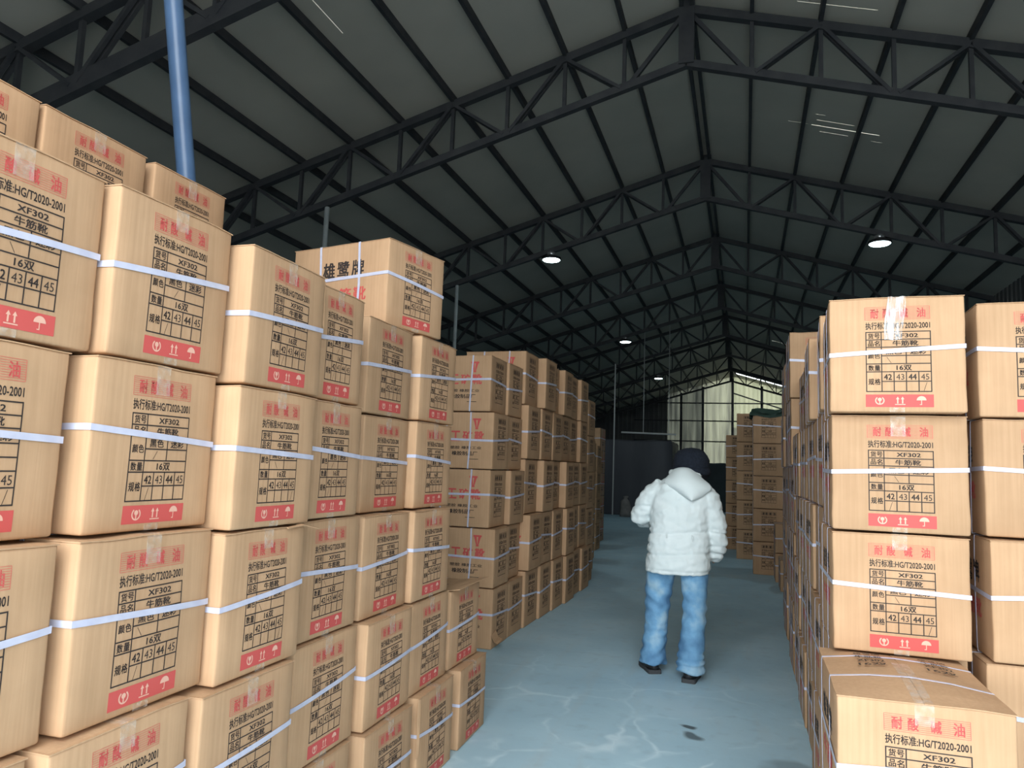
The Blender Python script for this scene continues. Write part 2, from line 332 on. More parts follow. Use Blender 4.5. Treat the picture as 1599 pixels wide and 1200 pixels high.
# ------------------------------------------------------------------ high-bay lamps
LED = mat('lit_led_panel', (0.9,1,1)); N_, L_, B_ = nt(LED)
B_.inputs['Emission Color'].default_value = (0.72,0.95,1.0,1); B_.inputs['Emission Strength'].default_value = 16
ALU = mat('lamp_aluminium', (0.55,0.57,0.58), 0.3, 0.8); BLK = mat('black_lamp_housing', (0.02,0.02,0.022), 0.5)
for k, (x, y) in enumerate([(-3.47,TY[2]),(-3.47,TY[4]),(-3.47,TY[6]),(2.13,TY[2]),(2.13,TY[4]),(2.13,TY[6])]):
    s_ = 'left' if x < 0 else 'right'
    t = thing('high_bay_lamp', 'lit round white pendant lamp, %s in the %s row under the roof' % (('nearest','second','farthest')[k % 3], s_), 'lamp', (x,y,5.42), 0, 'round lamps under the roof')
    b = MB(); b.lathe([(0.02,-0.022),(0.15,-0.020),(0.165,-0.008)], n=28); b.build('led_panel', LED, t)
    b = MB(); b.lathe([(0.17,-0.006),(0.185,0.0),(0.18,0.035),(0.12,0.06),(0.07,0.07)], n=28); b.build('lamp_shade', BLK, t, True)
    b = MB(); b.lathe([(0.06,0.07),(0.085,0.08),(0.085,0.13),(0.05,0.145)], n=20); b.build('driver_housing', ALU, t, True)
    b = MB(); ztop = 6.40-SLOPE*abs(x-RIDGE_X)-5.42-0.04; b.tube([(0,0,0.14),(0,0,ztop)], 0.008, 8); b.build('hanger', BLK, t)
    ld = bpy.data.lights.new('lamp_light','AREA'); ld.shape = 'DISK'; ld.size = 0.3; ld.energy = 12; ld.color = (0.80,0.96,1.0)
    lo = bpy.data.objects.new('lamp_light', ld); COL.objects.link(lo); lo.parent = t; lo.location = (0,0,-0.04)

# ------------------------------------------------------------------ cartons
CW, CL, CH = 0.458, 0.64, 0.441     # label face width, length, height
_tx = {}
def glyphs(txt, bold):
    key = (txt, bold)
    if key not in _tx:
        cu_ = bpy.data.curves.new('t', 'FONT'); cu_.body = txt; cu_.size = 1; cu_.resolution_u = 2; cu_.fill_mode = 'FRONT'
        o = bpy.data.objects.new('t', cu_); COL.objects.link(o); dg = bpy.context.evaluated_depsgraph_get(); dg.update()
        me = bpy.data.meshes.new_from_object(o.evaluated_get(dg))
        v0 = np.array([x.co[:2] for x in me.vertices]); f0 = [tuple(p.vertices) for p in me.polygons]; v, f = [], []
        for dx, dy in ((0,0),(1,0),(0,1),(1,1)) if bold > .015 else ((0,0),):     # heavier strokes by overlaid copies
            o_ = sum(len(q) for q in v); v.append(v0+np.array((dx*bold*1.5,dy*bold))); f += [tuple(i+o_ for i in q) for q in f0]
        v = np.concatenate(v)
        bpy.data.objects.remove(o); bpy.data.curves.remove(cu_); bpy.data.meshes.remove(me)
        lo, hi = v.min(0), v.max(0); _tx[key] = ((v-lo)/np.maximum(hi-lo,1e-6), f)
    return _tx[key]
class Print:
    """flat artwork in (u, v) metres on one face, v up"""
    def __init__(s): s.v = []; s.f = []; s.m = []
    def poly(s, pts, mi):
        o = len(s.v); s.v += [tuple(p) for p in pts]; s.f.append(tuple(range(o, o+len(pts)))); s.m.append(mi)
    def rect(s, x0, y0, x1, y1, mi, n=1):
        hor = abs(x1-x0) > abs(y1-y0)
        for k in range(n):
            if hor: a, c = x0+(x1-x0)*k/n, x0+(x1-x0)*(k+1)/n; s.poly([(a,y0),(c,y0),(c,y1),(a,y1)], mi)
            else: a, c = y0+(y1-y0)*k/n, y0+(y1-y0)*(k+1)/n; s.poly([(x0,a),(x1,a),(x1,c),(x0,c)], mi)
    def line(s, p, q, w, mi, n=6):
        p, q = np.array(p), np.array(q); d = (q-p)/np.linalg.norm(q-p); e = np.array((-d[1],d[0]))*w/2
        for k in range(n):
            a, c = p+(q-p)*k/n, p+(q-p)*(k+1)/n; s.poly([a-e,c-e,c+e,a+e][::1], mi)
    def text(s, txt, x0, y0, x1, y1, mi, bold=0.012):
        v, f = glyphs(txt, bold); o = len(s.v)
        s.v += [(x0+(x1-x0)*p[0], y0+(y1-y0)*p[1]) for p in v]; s.f += [tuple(i+o for i in q) for q in f]; s.m += [mi]*len(f)
    def spaced(s, txt, x0, y0, x1, y1, mi, bold=0.026, fill=0.8):
        n = len(txt); w = (x1-x0)/n
        for k, ch in enumerate(txt): s.text(ch, x0+w*(k+(1-fill)/2), y0, x0+w*(k+(1+fill)/2), y1, mi, bold)
I_, R_, P_, L_I = 1, 2, 3, 4
CMATS = [CARD, INK, RED, PINK, PALE]
def label_print(seed, mono=False):
    rn = random.Random(seed); p = Print(); Wd, Hh = CW, CH
    red, pink, pale = (I_, I_, 0) if mono else (R_, P_, L_I)
    X = lambda u: u*Wd
    Z = lambda v: (1-v)*Hh
    # hatched red heading panel
    for k in range(10):
        z = Z(0.085)+(Z(0.197)-Z(0.085))*k/9; p.rect(X(.273), z-.00065, X(.748), z+.00065, pink, 6)
    for u in (.273,.748): p.rect(X(u)-.0008, Z(.197), X(u)+.0008, Z(.085), pink, 3)
    for ch, u in zip('耐酸碱油', (.315,.405,.53,.655)): p.text(ch, X(u), Z(.182), X(u+.062), Z(.10), red, 0.032)
    p.text('执行标准:HG/T2020-2001', X(.277), Z(.282), X(.748), Z(.218), I_, 0.024)
    w = .0034; c0, c1, c2 = .28, .393, .748
    rows = (.305,.372,.438,.583,.652,.822)
    for v in rows: p.rect(X(c0)-w/2, Z(v)-w/2, X(c2)+w/2, Z(v)+w/2, I_, 8)
    for u in (c0,c1,c2): p.rect(X(u)-w/2, Z(.822), X(u)+w/2, Z(.305), I_, 8)
    p.rect(X(c1), Z(.513)-w/2, X(c2), Z(.513)+w/2, I_, 5); p.rect(X(.572)-w/2, Z(.583), X(.572)+w/2, Z(.438), I_, 3)
    p.rect(X(c1), Z(.735)-w/2, X(c2), Z(.735)+w/2, I_, 5)
    for k in (1,2,3): u = c1+(c2-c1)*k/4; p.rect(X(u)-w/2, Z(.822), X(u)+w/2, Z(.652), I_, 3)
    for t_, v0, v1 in (('货号',.363,.315),('品名',.430,.381),('颜色',.537,.488),('数量',.643,.594),('规格',.765,.710)): p.spaced(t_, X(c0+.012), Z(v0), X(c1-.008), Z(v1), I_, 0.026, .90)
    p.text('XF302', X(.485), Z(.357), X(.66), Z(.322), I_, .03); p.text('牛筋靴', X(.475), Z(.429), X(.66), Z(.382), I_, .028)
    p.text('黑色', X(.425), Z(.503), X(.54), Z(.452), I_, .026); p.text('迷彩', X(.60), Z(.503), X(.715), Z(.452), I_, .026)
    p.text('16双', X(.50), Z(.642), X(.61), Z(.594), I_, .028)
    for k, t_ in enumerate(('42','43','44','45')):
        u = c1+(c2-c1)*(k+.5)/4; p.text(t_, X(u-.029), Z(.722), X(u+.029), Z(.672), I_, .012 if k in (1,3) else .026)
    # pen ticks
    u = .45+rn.uniform(0,.05); p.line((X(u),Z(.575)), (X(u+rn.choice((-.03,.025,.03))),Z(.525)), .0014, I_, 2)
    u = c1+(c2-c1)*(rn.choice((0,0,0,3))+.5)/4; p.line((X(u-.012),Z(.825)), (X(u+.012),Z(.745)), .0014, I_, 2)
    # red handling bar
    if mono: return p
    p.rect(X(.272), Z(.955), X(.762), Z(.848), red, 10)
    def disc(cx, cz, r, a0, a1, n=14, inner=0.0):
        for k in range(n):
            a, c = a0+(a1-a0)*k/n, a0+(a1-a0)*(k+1)/n
            p.poly([(cx+inner*math.cos(a),cz+inner*math.sin(a)),(cx+r*math.cos(a),cz+r*math.sin(a)),(cx+r*math.cos(c),cz+r*math.sin(c)),(cx+inner*math.cos(c),cz+inner*math.sin(c))], L_I)
    cz = Z(.90); cx = X(.375); disc(cx, cz, .016, .7*PI, 2.3*PI, 16, .012); disc(cx, cz+.004, .007, 0, 2*PI, 10); p.rect(cx-.002, cz-.014, cx+.002, cz, L_I)
    for cx in (X(.505), X(.54)):
        p.rect(cx-.0022, cz-.011, cx+.0022, cz+.006, L_I); p.poly([(cx-.006,cz+.005),(cx+.006,cz+.005),(cx,cz+.015)], L_I)
    p.rect(X(.485), cz-.016, X(.56), cz-.013, L_I)
    cx = X(.675); disc(cx, cz+.001, .016, 0, PI, 12); p.rect(cx-.0013, cz-.016, cx+.0013, cz+.002, L_I); p.rect(cx-.006, cz-.016, cx, cz-.0135, L_I)
    return p
def side_print():
    p = Print()   # u along the length, 0 at the far end
    p.spaced('雄鹭牌', .205, .262, .495, .348, I_, .034, .84); p.spaced('牛筋靴', .225, .135, .515, .205, R_, .03, .86)
    return p
def boots_print():
    p = Print()
    for s_ in (-1,1): p.poly([(.485,.315),(.485+s_*.010,.315),(.485+s_*.034,.385),(.485+s_*.008,.385)][::s_], R_)
    p.rect(.447,.378,.523,.392, R_); p.rect(.472,.306,.498,.318, R_)
    p.spaced('工矿靴', .235, .212, .565, .292, R_, .05, .82)
    p.text('塑胶 橡胶工业', .24, .150, .535, .174, I_, .02); p.text('橡胶制品厂', .26, .100, .50, .134, I_, .028); p.rect(.42,.072,.51,.076, I_)
    return p
def top_print():
    p = Print()
    for x in (.10,.30): 
        for k, t_ in enumerate(('雄鹭牌','牛筋靴','XF302','16双')): p.text(t_, x, .47-.055*k, x+.085, .505-.055*k, I_, .02)
    return p
def carton_meshes(seed, kind='boot', bulge=.005, top=False):
    rn = random.Random(seed*7+1); r = .009
    def knots(Ln, n): return [0, r*.25, r] + [r+(Ln-2*r)*k/n for k in range(1,n)] + [Ln-r, Ln-r*.25, Ln]
    off = Vector((rn.uniform(-50,50),rn.uniform(-50,50),0))
    topb = .026 if top else 0
    def disp(p):
        x, y, z = p; fr = max(0, 1-y/.08); w_ = math.sin(PI*min(max(x/CW,0),1))*math.sin(PI*min(max(z/CH,0),1))
        nz = noise.noise(Vector((x*5,z*5,seed*3.7))+off)
        y = y - fr*w_*(bulge+.004*nz)
        q1 = noise.noise(Vector((seed*2.3,y*6,z*9))+off); q2 = noise.noise(Vector((x*9,y*6,seed*1.9))+off)
        x += .0035*(.5+q1)*(max(0,1-x/.07) - max(0,1-(CW-x)/.07)); z -= .003*(.5+q2)*max(0,1-(CH-z)/.07)
        if topb: z += max(0,(z-CH*.9)/(CH*.1))*topb*math.sin(PI*min(max(x/CW,0),1))*math.sin(PI*min(max(y/CL,0),1))
        return (x,y,z)
    b = MB(); dims = (CW,CL,CH); ks = [knots(CW,9), knots(CL,6), knots(CH,9)]
    for ax in range(3):
        a1, a2 = (ax+1)%3, (ax+2)%3
        for side in (0,1):
            vs = []; n1, n2 = len(ks[a1]), len(ks[a2])
            for i in ks[a1]:
                for j in ks[a2]:
                    p = [0,0,0]; p[ax] = dims[ax]*side; p[a1] = i; p[a2] = j
                    inner = [min(max(p[q],r),dims[q]-r) for q in range(3)]; d = Vector(p)-Vector(inner)
                    p = Vector(inner)+d.normalized()*r; vs.append(disp(p))
            fs = []
            for i in range(n1-1):
                for j in range(n2-1):
                    q = (i*n2+j,(i+1)*n2+j,(i+1)*n2+j+1,i*n2+j+1); fs.append(q if side else q[::-1])
            b.add(vs, fs, 0)
    nb = len(b.f)
    def stamp(pr, fn):
        up_ = set()
        for f, m_i in zip(pr.f, pr.m):
            if m_i == L_I: up_ |= set(f)
        b2 = [disp(fn(u,v,.0015 if q in up_ else .0009)) for q, (u, v) in enumerate(pr.v)]; o = len(b.v); b.v += b2; b.f += [tuple(i+o for i in f) for f in pr.f]; b.m += pr.m
    e = .0009
    stamp(label_print(seed, kind == 'work'), lambda u,v,e: (u,-e,v))
    sp = boots_print() if kind == 'work' else side_print()
    stamp(sp, lambda u,v,e: (-e, CL-u, v)); stamp(sp, lambda u,v,e: (CW+e, u, v))
    if top: stamp(top_print(), lambda u,v,e: (u, v, CH+e+.006))
    out = {}
    me = b.mesh('carton_body', CMATS); sm = [i < nb for i in range(len(b.f))]; me.polygons.foreach_set('use_smooth', sm); out['box_body'] = me
    def ribbon(pts, w, axis, name, m_, th=.0014, closed=True):
        """flat band through pts; its width runs along `axis`"""
        rb = MB(); n = len(pts); A = Vector(axis)*w/2; c_ = sum((Vector(p) for p in pts), Vector())/n; vs = []
        for p in pts:
            p = Vector(p); d = (p-c_); d -= Vector(axis)*d.dot(Vector(axis)); d = d.normalized()*th
            for q in (p-A,p+A,p+A+d,p-A+d): vs.append(q)
        fs = []
        for k in range(n if closed else n-1):
            a, c2 = k*4, ((k+1)%n)*4
            for q in range(4): fs.append((a+q, a+(q+1)%4, c2+(q+1)%4, c2+q))
        if not closed: fs += [(3,2,1,0), tuple((n-1)*4+q for q in range(4))]
        rb.add(vs, fs); out[name] = rb.mesh(name, m_)
    tl = rn.uniform(-.03,.04); z0 = CH*(.545+rn.uniform(-.03,.02)); g = .0022
    def zz(x): return z0 + tl*(x/CW-.5)
    loop = []
    for k in range(13): x = CW*k/12; loop.append((x,-g,zz(x)))
    loop = [(-g*.3,-g*.3,zz(0)) if i == 0 else (CW+g*.3,-g*.3,zz(CW)) if i == 12 else p for i, p in enumerate(loop)]
    loop += [(CW+g,CL*.03,zz(CW)),(CW+g,CL*.5,z0+tl*.3),(CW+g,CL*.97,z0),(CW+g*.3,CL+g*.3,z0),(CW*.5,CL+g,z0),(-g*.3,CL+g*.3,z0),(-g,CL*.97,z0),(-g,CL*.5,z0-tl*.3),(-g,CL*.03,zz(0))]
    loop = [Vector(disp(p)) for p in loop]; ribbon(loop, .0165, (0,0,1), 'girth_strap', STRAP)
    for nm, y in (('strap', CL*.31), ('strap ', CL*.72)):
        y += rn.uniform(-.02,.02); lp = []
        for (x,z) in ((-g,0.02),(-g,CH*.5),(-g,CH*.97),(-g*.3,CH+g*.3),(CW*.25,CH+g),(CW*.5,CH+g),(CW*.75,CH+g),(CW+g*.3,CH+g*.3),(CW+g,CH*.97),(CW+g,CH*.5),(CW+g,0.02),(CW+g*.3,-g*.2),(CW*.5,-g*.5),(-g*.3,-g*.2)):
            q = disp((x,y,z)); lp.append((q[0],q[1]+.008*math.sin(z*9+seed),q[2]))
        ribbon(lp, .0135, (0,1,0), nm, STRAP)
    fl = []
    for side in (0,1):
        f_ = MB(); x0, x1 = (-.0005, CW/2-.001) if side == 0 else (CW/2+.001, CW+.0005); vs = []; nx, ny = 6, 8
        lift = rn.uniform(0.0005,.002)
        for t_ in (0,1):
            for i in range(nx+1):
                for j in range(ny+1):
                    x = x0+(x1-x0)*i/nx; y = -.0015+(CL+.003)*j/ny
                    z = CH-.0035+.003*t_+lift*math.sin(PI*x/CW)*abs(math.cos(PI*j/ny))
                    q = disp((x,y,z)); vs.append((q[0],y,q[2]+(.001 if top else 0)))
        fs = []; o = (nx+1)*(ny+1)
        for i in range(nx):
            for j in range(ny):
                a = i*(ny+1)+j; fs += [(a,a+1,a+ny+2,a+ny+1), (o+a,o+a+ny+1,o+a+ny+2,o+a+1)]
        per = [i*(ny+1) for i in range(nx+1)] + [nx*(ny+1)+j for j in range(1,ny+1)] + [i*(ny+1)+ny for i in range(nx-1,-1,-1)] + [j for j in range(ny-1,0,-1)]
        for k in range(len(per)): a, c2 = per[k], per[(k+1)%len(per)]; fs.append((a,c2,c2+o,a+o))
        f_.add(vs, fs); out['top_flap'+' '*side] = f_.mesh('top_flap', CARD)
    # clear tape over the flap seam, lapping down the label face
    dn = CH*(.12+rn.uniform(0,.06)); tp = [(CW/2,CL*.6,CH+.0026),(CW/2,CL*.3,CH+.0026),(CW/2,.06,CH+.0024),(CW/2,.004,CH+.002),(CW/2,-.0035,CH-.004)]
    tp += [(CW/2,-.0026,CH-.004-dn*k/4) for k in range(1,5)]
    tp = [(q[0],q[1],q[2]) for q in (disp(p) for p in tp)]; ribbon(tp, .05, (1,0,0), 'packing_tape', TAPE, .0006, False)
    up = [(q[0],q[1],q[2]) for q in (disp((CW/2,-.0026,.001+.017*k/4)) for k in range(5))]; ribbon(up, .05, (1,0,0), 'packing_tape ', TAPE, .0006, False)
    return out
PROTO = {}
def carton(label, x, y, z, yaw, w=CW, l=CL, h=CH, seed=0, kind='boot', parts='full', group=None, top=False, name='carton'):
    key = (seed, kind, top)
    if key not in PROTO: PROTO[key] = carton_meshes(seed, kind, .005 if kind == 'boot' else .003, top)
    t = thing(name, label, 'carton', (x,y,z+.0005), yaw, group); t.scale = (w/CW, l/CL, (h-.0075)/CH)
    keys = {'full': None, 'mid': ('box_body','girth_strap','strap','strap ','top_flap','top_flap '), 'far': ('box_body','girth_strap','strap','strap ')}[parts]
    for k, me in PROTO[key].items():
        if keys is None or k in keys: link(k.strip(), me, t)
    return t
def flap(parent, pts, name='torn_flap', th=.003):
    """a bent piece of board: pts = two rows of points"""
    b = MB(); a, c = [Vector(p) for p in pts[0]], [Vector(p) for p in pts[1]]; n = len(a); nrm = (a[1]-a[0]).cross(c[0]-a[0]).normalized()*th
    vs = a + c + [p+nrm for p in a] + [p+nrm for p in c]; fs = []
    for k in range(n-1): fs += [(k,k+1,n+k+1,n+k), (2*n+k,3*n+k,3*n+k+1,2*n+k+1), (k,2*n+k,2*n+k+1,k+1), (n+k,n+k+1,3*n+k+1,3*n+k)]
    fs += [(0,n,3*n,2*n),(n-1,2*n+n-1,3*n+n-1,n+n-1)]
    b.add(vs, fs); o = b.build(name, CARD, parent); o['label'] = 'loose torn cardboard flap'; return o
R90 = PI/2
rnd = random.Random(5)

# near left wall of cartons: label faces towards the aisle (x, y of lower near corner, yaw in degrees, width)
NEAR = {
'L2r5':(-1.524,1.447,-1.9,0.431),'L2r4':(-1.511,1.418,0.6,0.442),'L2r3':(-1.467,1.385,3.0,0.468),'L2r2':(-1.439,1.329,2.4,0.446),
'L1r5':(-1.553,0.978,0.0,0.458),'L1r4':(-1.552,0.923,0.0,0.458),'L1r3':(-1.495,0.892,0.0,0.459),'L1r2':(-1.47,0.865,0.5,0.440),
'L3r5':(-1.446,1.900,2.2,0.43),'L3r4':(-1.442,1.878,1.2,0.425),'L3r3':(-1.446,1.862,0.8,0.425),'L3r2':(-1.432,1.800,0.4,0.449),
'L4r5':(-1.517,2.340,0.0,0.395),'L4r4':(-1.501,2.315,0.0,0.421),'L4r3':(-1.517,2.339,0.0,0.459),'L4r2':(-1.505,2.361,1.2,0.458),
'L5r5':(-1.583,2.909,0.8,0.459),'L5r4':(-1.592,2.925,-0.2,0.452),'L5r3':(-1.530,2.858,0.6,0.452),'L5r2':(-1.477,2.857,3.2,0.461),'L5r1':(-1.468,2.848,-0.1,0.464),
'L6r5':(-1.572,3.422,-2.8,0.462),'L6r4':(-1.554,3.388,-0.7,0.459),'L6r3':(-1.512,3.320,-1.0,0.453),'L6r2':(-1.510,3.348,0.1,0.461),'L6r1':(-1.466,3.388,1.7,0.458),
'L7r2':(-1.536,3.897,-0.8,0.465),'L7r1':(-1.470,3.958,3.8,0.461),
'L1r1':(-1.47,0.86,0,0.455),'L2r1':(-1.44,1.325,0,0.455),'L3r1':(-1.44,1.80,0,0.455),'L4r1':(-1.50,2.33,0,0.458)}
HROW = {'L1':.448,'L2':.448,'L3':.4425,'L4':.443,'L5':.4395,'L6':.44,'L7':.428}
EXTRA = {'L2r5':'brown carton with strap dropping to the right','L3r5':'brown carton leaning out, top right','L1r5':'cropped brown carton with gleaming tape on top',
 'L2r3':'brown carton with strap rising to the right','L4r5':'recessed brown carton with loose corner flap','L7r2':'brown carton with top flap standing open',
 'L7r1':'lone brown carton resting on the floor','L4r2':'brown carton with strap slanting across table','L3r3':'brown carton with torn curling top edge',
 'L6r1':'brown carton with ragged torn front corner','L1r3':'cropped brown carton with staple marks'}
box = {}
for k, (x, y, a, w) in NEAR.items():
    a, x = a*.35, x - w/2*math.sin(math.radians(a*.65))
    c_, r_ = int(k[1]), int(k[3]); h = HROW[k[:2]]
    lab = EXTRA.get(k, 'printed brown carton') + ', %s layer of %s column, near left wall' % (ORD[r_-1] if r_ < 5 else 'top', NTH[c_-1])
    box[k] = carton(lab, x, y, (r_-1)*h, R90+math.radians(a), w, CL, h, seed=1+(c_*3+r_*2)%6, group='cartons of the near left wall')
# details of single near cartons (local x across the label face, y into the carton, z up)
flap(box['L4r5'], [[(.012,-.004,.33),(.012,-.035,.30),(.014,-.05,.25)],[(.012,-.004,.445),(.012,-.03,.44),(.014,-.045,.43)]])
flap(box['L7r2'], [[(.0,.10,.441),(.0,.0,.447),(.02,-.045,.452)],[(.45,.10,.441),(.45,.0,.455),(.44,-.06,.47)]])
flap(box['L3r3'], [[(.33,-.012,.435),(.42,-.018,.441),(.50,-.028,.425)],[(.33,-.004,.438),(.42,-.005,.444),(.50,-.008,.43)]])
flap(box['L6r1'], [[(-.012,.0,.44),(-.018,.0,.36),(-.010,.0,.26),(-.016,.0,.17)],[(.004,-.004,.44),(.004,-.006,.36),(.004,-.006,.26),(.003,-.005,.17)]])
# second rank behind the near left wall; its sixth layer shows above
for k, (y, w, nm) in enumerate(((1.30,.45,'cropped brown carton at the left picture edge'),(1.765,.44,'brown carton with partly hidden table'),(2.245,.41,'brown carton showing red heading and text line'))):
    for q in range(6):
        top_ = q == 5
        carton(nm+', raised second rank above the near left wall' if top_ else 'plain brown carton hidden behind the near left wall', -2.20-(.0 if top_ else .02), y, q*.448, R90+(-.02 if k == 2 and top_ else 0), w, CL, .448, seed=1+(k+q)%6,
               parts='full' if top_ else 'far', group='raised second rank cartons' if top_ else 'cartons hidden behind the near left wall')
carton('brown carton turned to show three big black characters, highest on near left wall', -1.648, 3.171, 5*.4405, math.radians(77.6), .470, .635, .437, seed=3, group='cartons of the near left wall')

# work-boot cartons further along the left of the aisle
BY = [6.13,6.60,7.06,7.55,8.03,8.51,8.99,9.47]; BX = [-2.03,-2.035,-2.0,-1.96,-1.985,-1.97,-1.985,-1.975]
JIT = {(0,4):(-.02),(1,4):.0,(2,4):-.01,(3,4):.03,(2,1):.03,(2,0):-.02,(3,2):.0,(4,0):.0,(5,0):.02,(5,1):.03,(5,2):.03,(4,4):-.03,(3,0):-.04,(3,1):-.03,(1,2):.015,(1,3):-.01,(1,1):-.03,(5,4):.02,(7,4):.02}
for c_ in range(8):
    h = .503 if c_ < 2 else .54
    for q in range(5):
        x = BX[c_] - .018*q + JIT.get((c_,q), rnd.uniform(-.03,.015)); 
        lab = ('work boot carton with red characters facing us, ' if c_ == 0 else 'shaded brown boot carton, ')+'%s layer, %s column beyond near left wall' % ('top' if q == 4 else ORD[q], NTH[c_])
        t = carton(lab, x, BY[c_]+rnd.uniform(-.005,.005), q*h, R90+math.radians(rnd.uniform(-.4,.4)), .448 if c_ in (0,1) else .456, .64, h, seed=1+(c_+q)%2, kind='work', parts='mid', group='work boot cartons left of the aisle')
        if (c_, q) == (0,0): flap(t, [[(-.01,-.0,.10),(-.01,-.03,.06),(-.01,-.06,.05)],[(.10,-.004,.13),(.10,-.03,.08),(.10,-.07,.07)]])
# paler stacks farther left
for k, (x, y, n, h) in enumerate(((-2.05,10.1,5,.50),(-2.95,15.8,5,.485),(-3.42,15.8,5,.49),(-2.25,11.2,4,.5),(-2.5,12.6,4,.5),(-2.7,14.2,4,.5))):
    for q in range(n):
        carton('dim brown carton, %s layer in the %s stack past the left work boot cartons' % (ORD[q], NTH[k]), x-(CW if k in (1,2) else 0), y, q*h, 0 if k in (1,2) else R90, CW, CL, h, seed=1+(k+q)%2, kind='work', parts='far', group='dim far left cartons')

# right of the aisle: label faces towards the camera
hR = .45
for k, (x, y, a, w) in {'r5':(.315,3.113,-3.4,.468),'r4':(.324,3.164,-2.4,.471),'r3':(.324,3.169,-1.0,.469)}.items():
    q = int(k[1])-1
    t = carton({4:'bright brown carton topmost in the near right column, crinkled clear tape on its front',3:'bright brown carton below the tape-fronted one in the near right column',2:'bright brown carton directly above the bulging strapped carton on the right'}[q], x, y, q*hR, math.radians(a), w, CL, hR, seed={4:4,3:2,2:6}[q], group='cartons right of the aisle')
    if q == 4:
        b = MB(); nx = 9; vs = []; fs = []
        for i, z in enumerate((.447,.441,.42,.39,.36,.33,.30,.275)):
            for j in range(nx):
                u = j/(nx-1); vs.append((.205+.062*u-.006*i*.4+.003*math.sin(5*u+i), (.03 if i == 0 else -.007)-.003*abs(math.sin(u*9+i*.7)), z+.002*math.sin(i+u*7)))
        for i in range(7):
            for j in range(nx-1): fs.append((i*nx+j,(i+1)*nx+j,(i+1)*nx+j+1,i*nx+j+1))
        b.add(vs, fs); o = b.build('crinkled_tape', tape_mat(), t); o['label'] = 'wide crinkled shiny tape strip'
        for nd in o.data.materials[0].node_tree.nodes:
            if nd.type == 'MAP_RANGE': nd.inputs['To Min'].default_value = .08; nd.inputs['To Max'].default_value = .7
            if nd.type == 'TEX_NOISE':
                mp_ = o.data.materials[0].node_tree; mm = mp_.nodes.new('ShaderNodeMapping'); mm.inputs['Scale'].default_value = (3,1,.35)
                mm.inputs['Rotation'].default_value = (0,.12,0); mp_.links.new(mp_.nodes['Texture Coordinate'].outputs['Object'], mm.inputs[0]); mp_.links.new(mm.outputs[0], nd.inputs['Vector'])
            if nd.type == 'BSDF_PRINCIPLED': nd.inputs['Base Color'].default_value = (.85,.88,.9,1)
carton('bulging brown carton pulled forward at the bottom right, strap across its top', .271, 2.588, hR-.008, math.radians(-.5), .486, .66, hR, seed=5, group='cartons right of the aisle', top=True)
carton('brown carton on the floor beneath the bulging pulled-out carton', .275, 2.60, 0, 0, .48, .66, hR-.008, seed=2, group='cartons right of the aisle')
for q in range(2): carton('brown carton behind the bulging pulled-out one, %s layer' % ORD[q], .335, 3.275, q*hR, 0, .47, .53, hR, seed=3+q, group='cartons right of the aisle')
for q in range(5):
    x, y = [(.80,3.22),(.845,3.22),(.865,3.20),(.865,3.24),(.855,3.24)][q]
    carton('cropped brown carton at the right picture edge, %s layer' % ('top' if q == 4 else ORD[q]), x+(.0 if q else .04), y, q*.4495, math.radians(-.8), .468, CL, .4495, seed=1+(q*2)%6, group='cartons cropped at the right edge')
RY = [3.83,4.48,5.13,5.78,6.43,7.08,7.73,8.38]
RXo = {(0,4):(.345,-4.0),(1,4):(.347,-2.0),(2,4):(.41,0),(3,4):(.42,0),(4,4):(.352,0),(4,3):(.36,0),(5,4):(.40,0)}
for c_, y in enumerate(RY):
    h = .467 if c_ < 4 else .545
    for q in range(5):
        x, a = RXo.get((c_,q), (.352+.012*c_*.6+rnd.uniform(-.012,.02), rnd.uniform(-.5,.2)))
        carton('strapped brown carton seen edge-on, %s layer of %s column behind the near right column' % ('top' if q == 4 else ORD[q], NTH[c_]), x, y, q*h, math.radians(a), .46, .615, h, seed=1+(c_*2+q)%6, parts='mid', group='cartons lining the right of the aisle')
for k, (x, y, n) in enumerate(((.46,10.8,1),(.43,11.7,2))):
    for q in range(n): carton(('single low carton' if k == 0 else '%s of two low cartons' % ('lower','upper')[q])+' at the foot of the far right stacks', x, y, q*.42, 0, .44, .6, .42, seed=1+q, parts='far', group='low cartons by the far right stacks')
for k, (x, y, n, h) in enumerate(((.13,12.45,5,.51),(.60,12.45,5,.51),(-.14,14.5,5,.535),(-.37,16.2,5,.47),(.33,14.5,5,.535))):
    for q in range(n):
        carton('dark strapped carton, %s layer of %s far right stack jutting into the aisle' % ('top' if q == 4 else ORD[q], NTH[k]), x, y, q*h, 0, .46, .64, h, seed=1+(k+q)%2, kind='work', parts='far', group='dark cartons of the far right stacks')

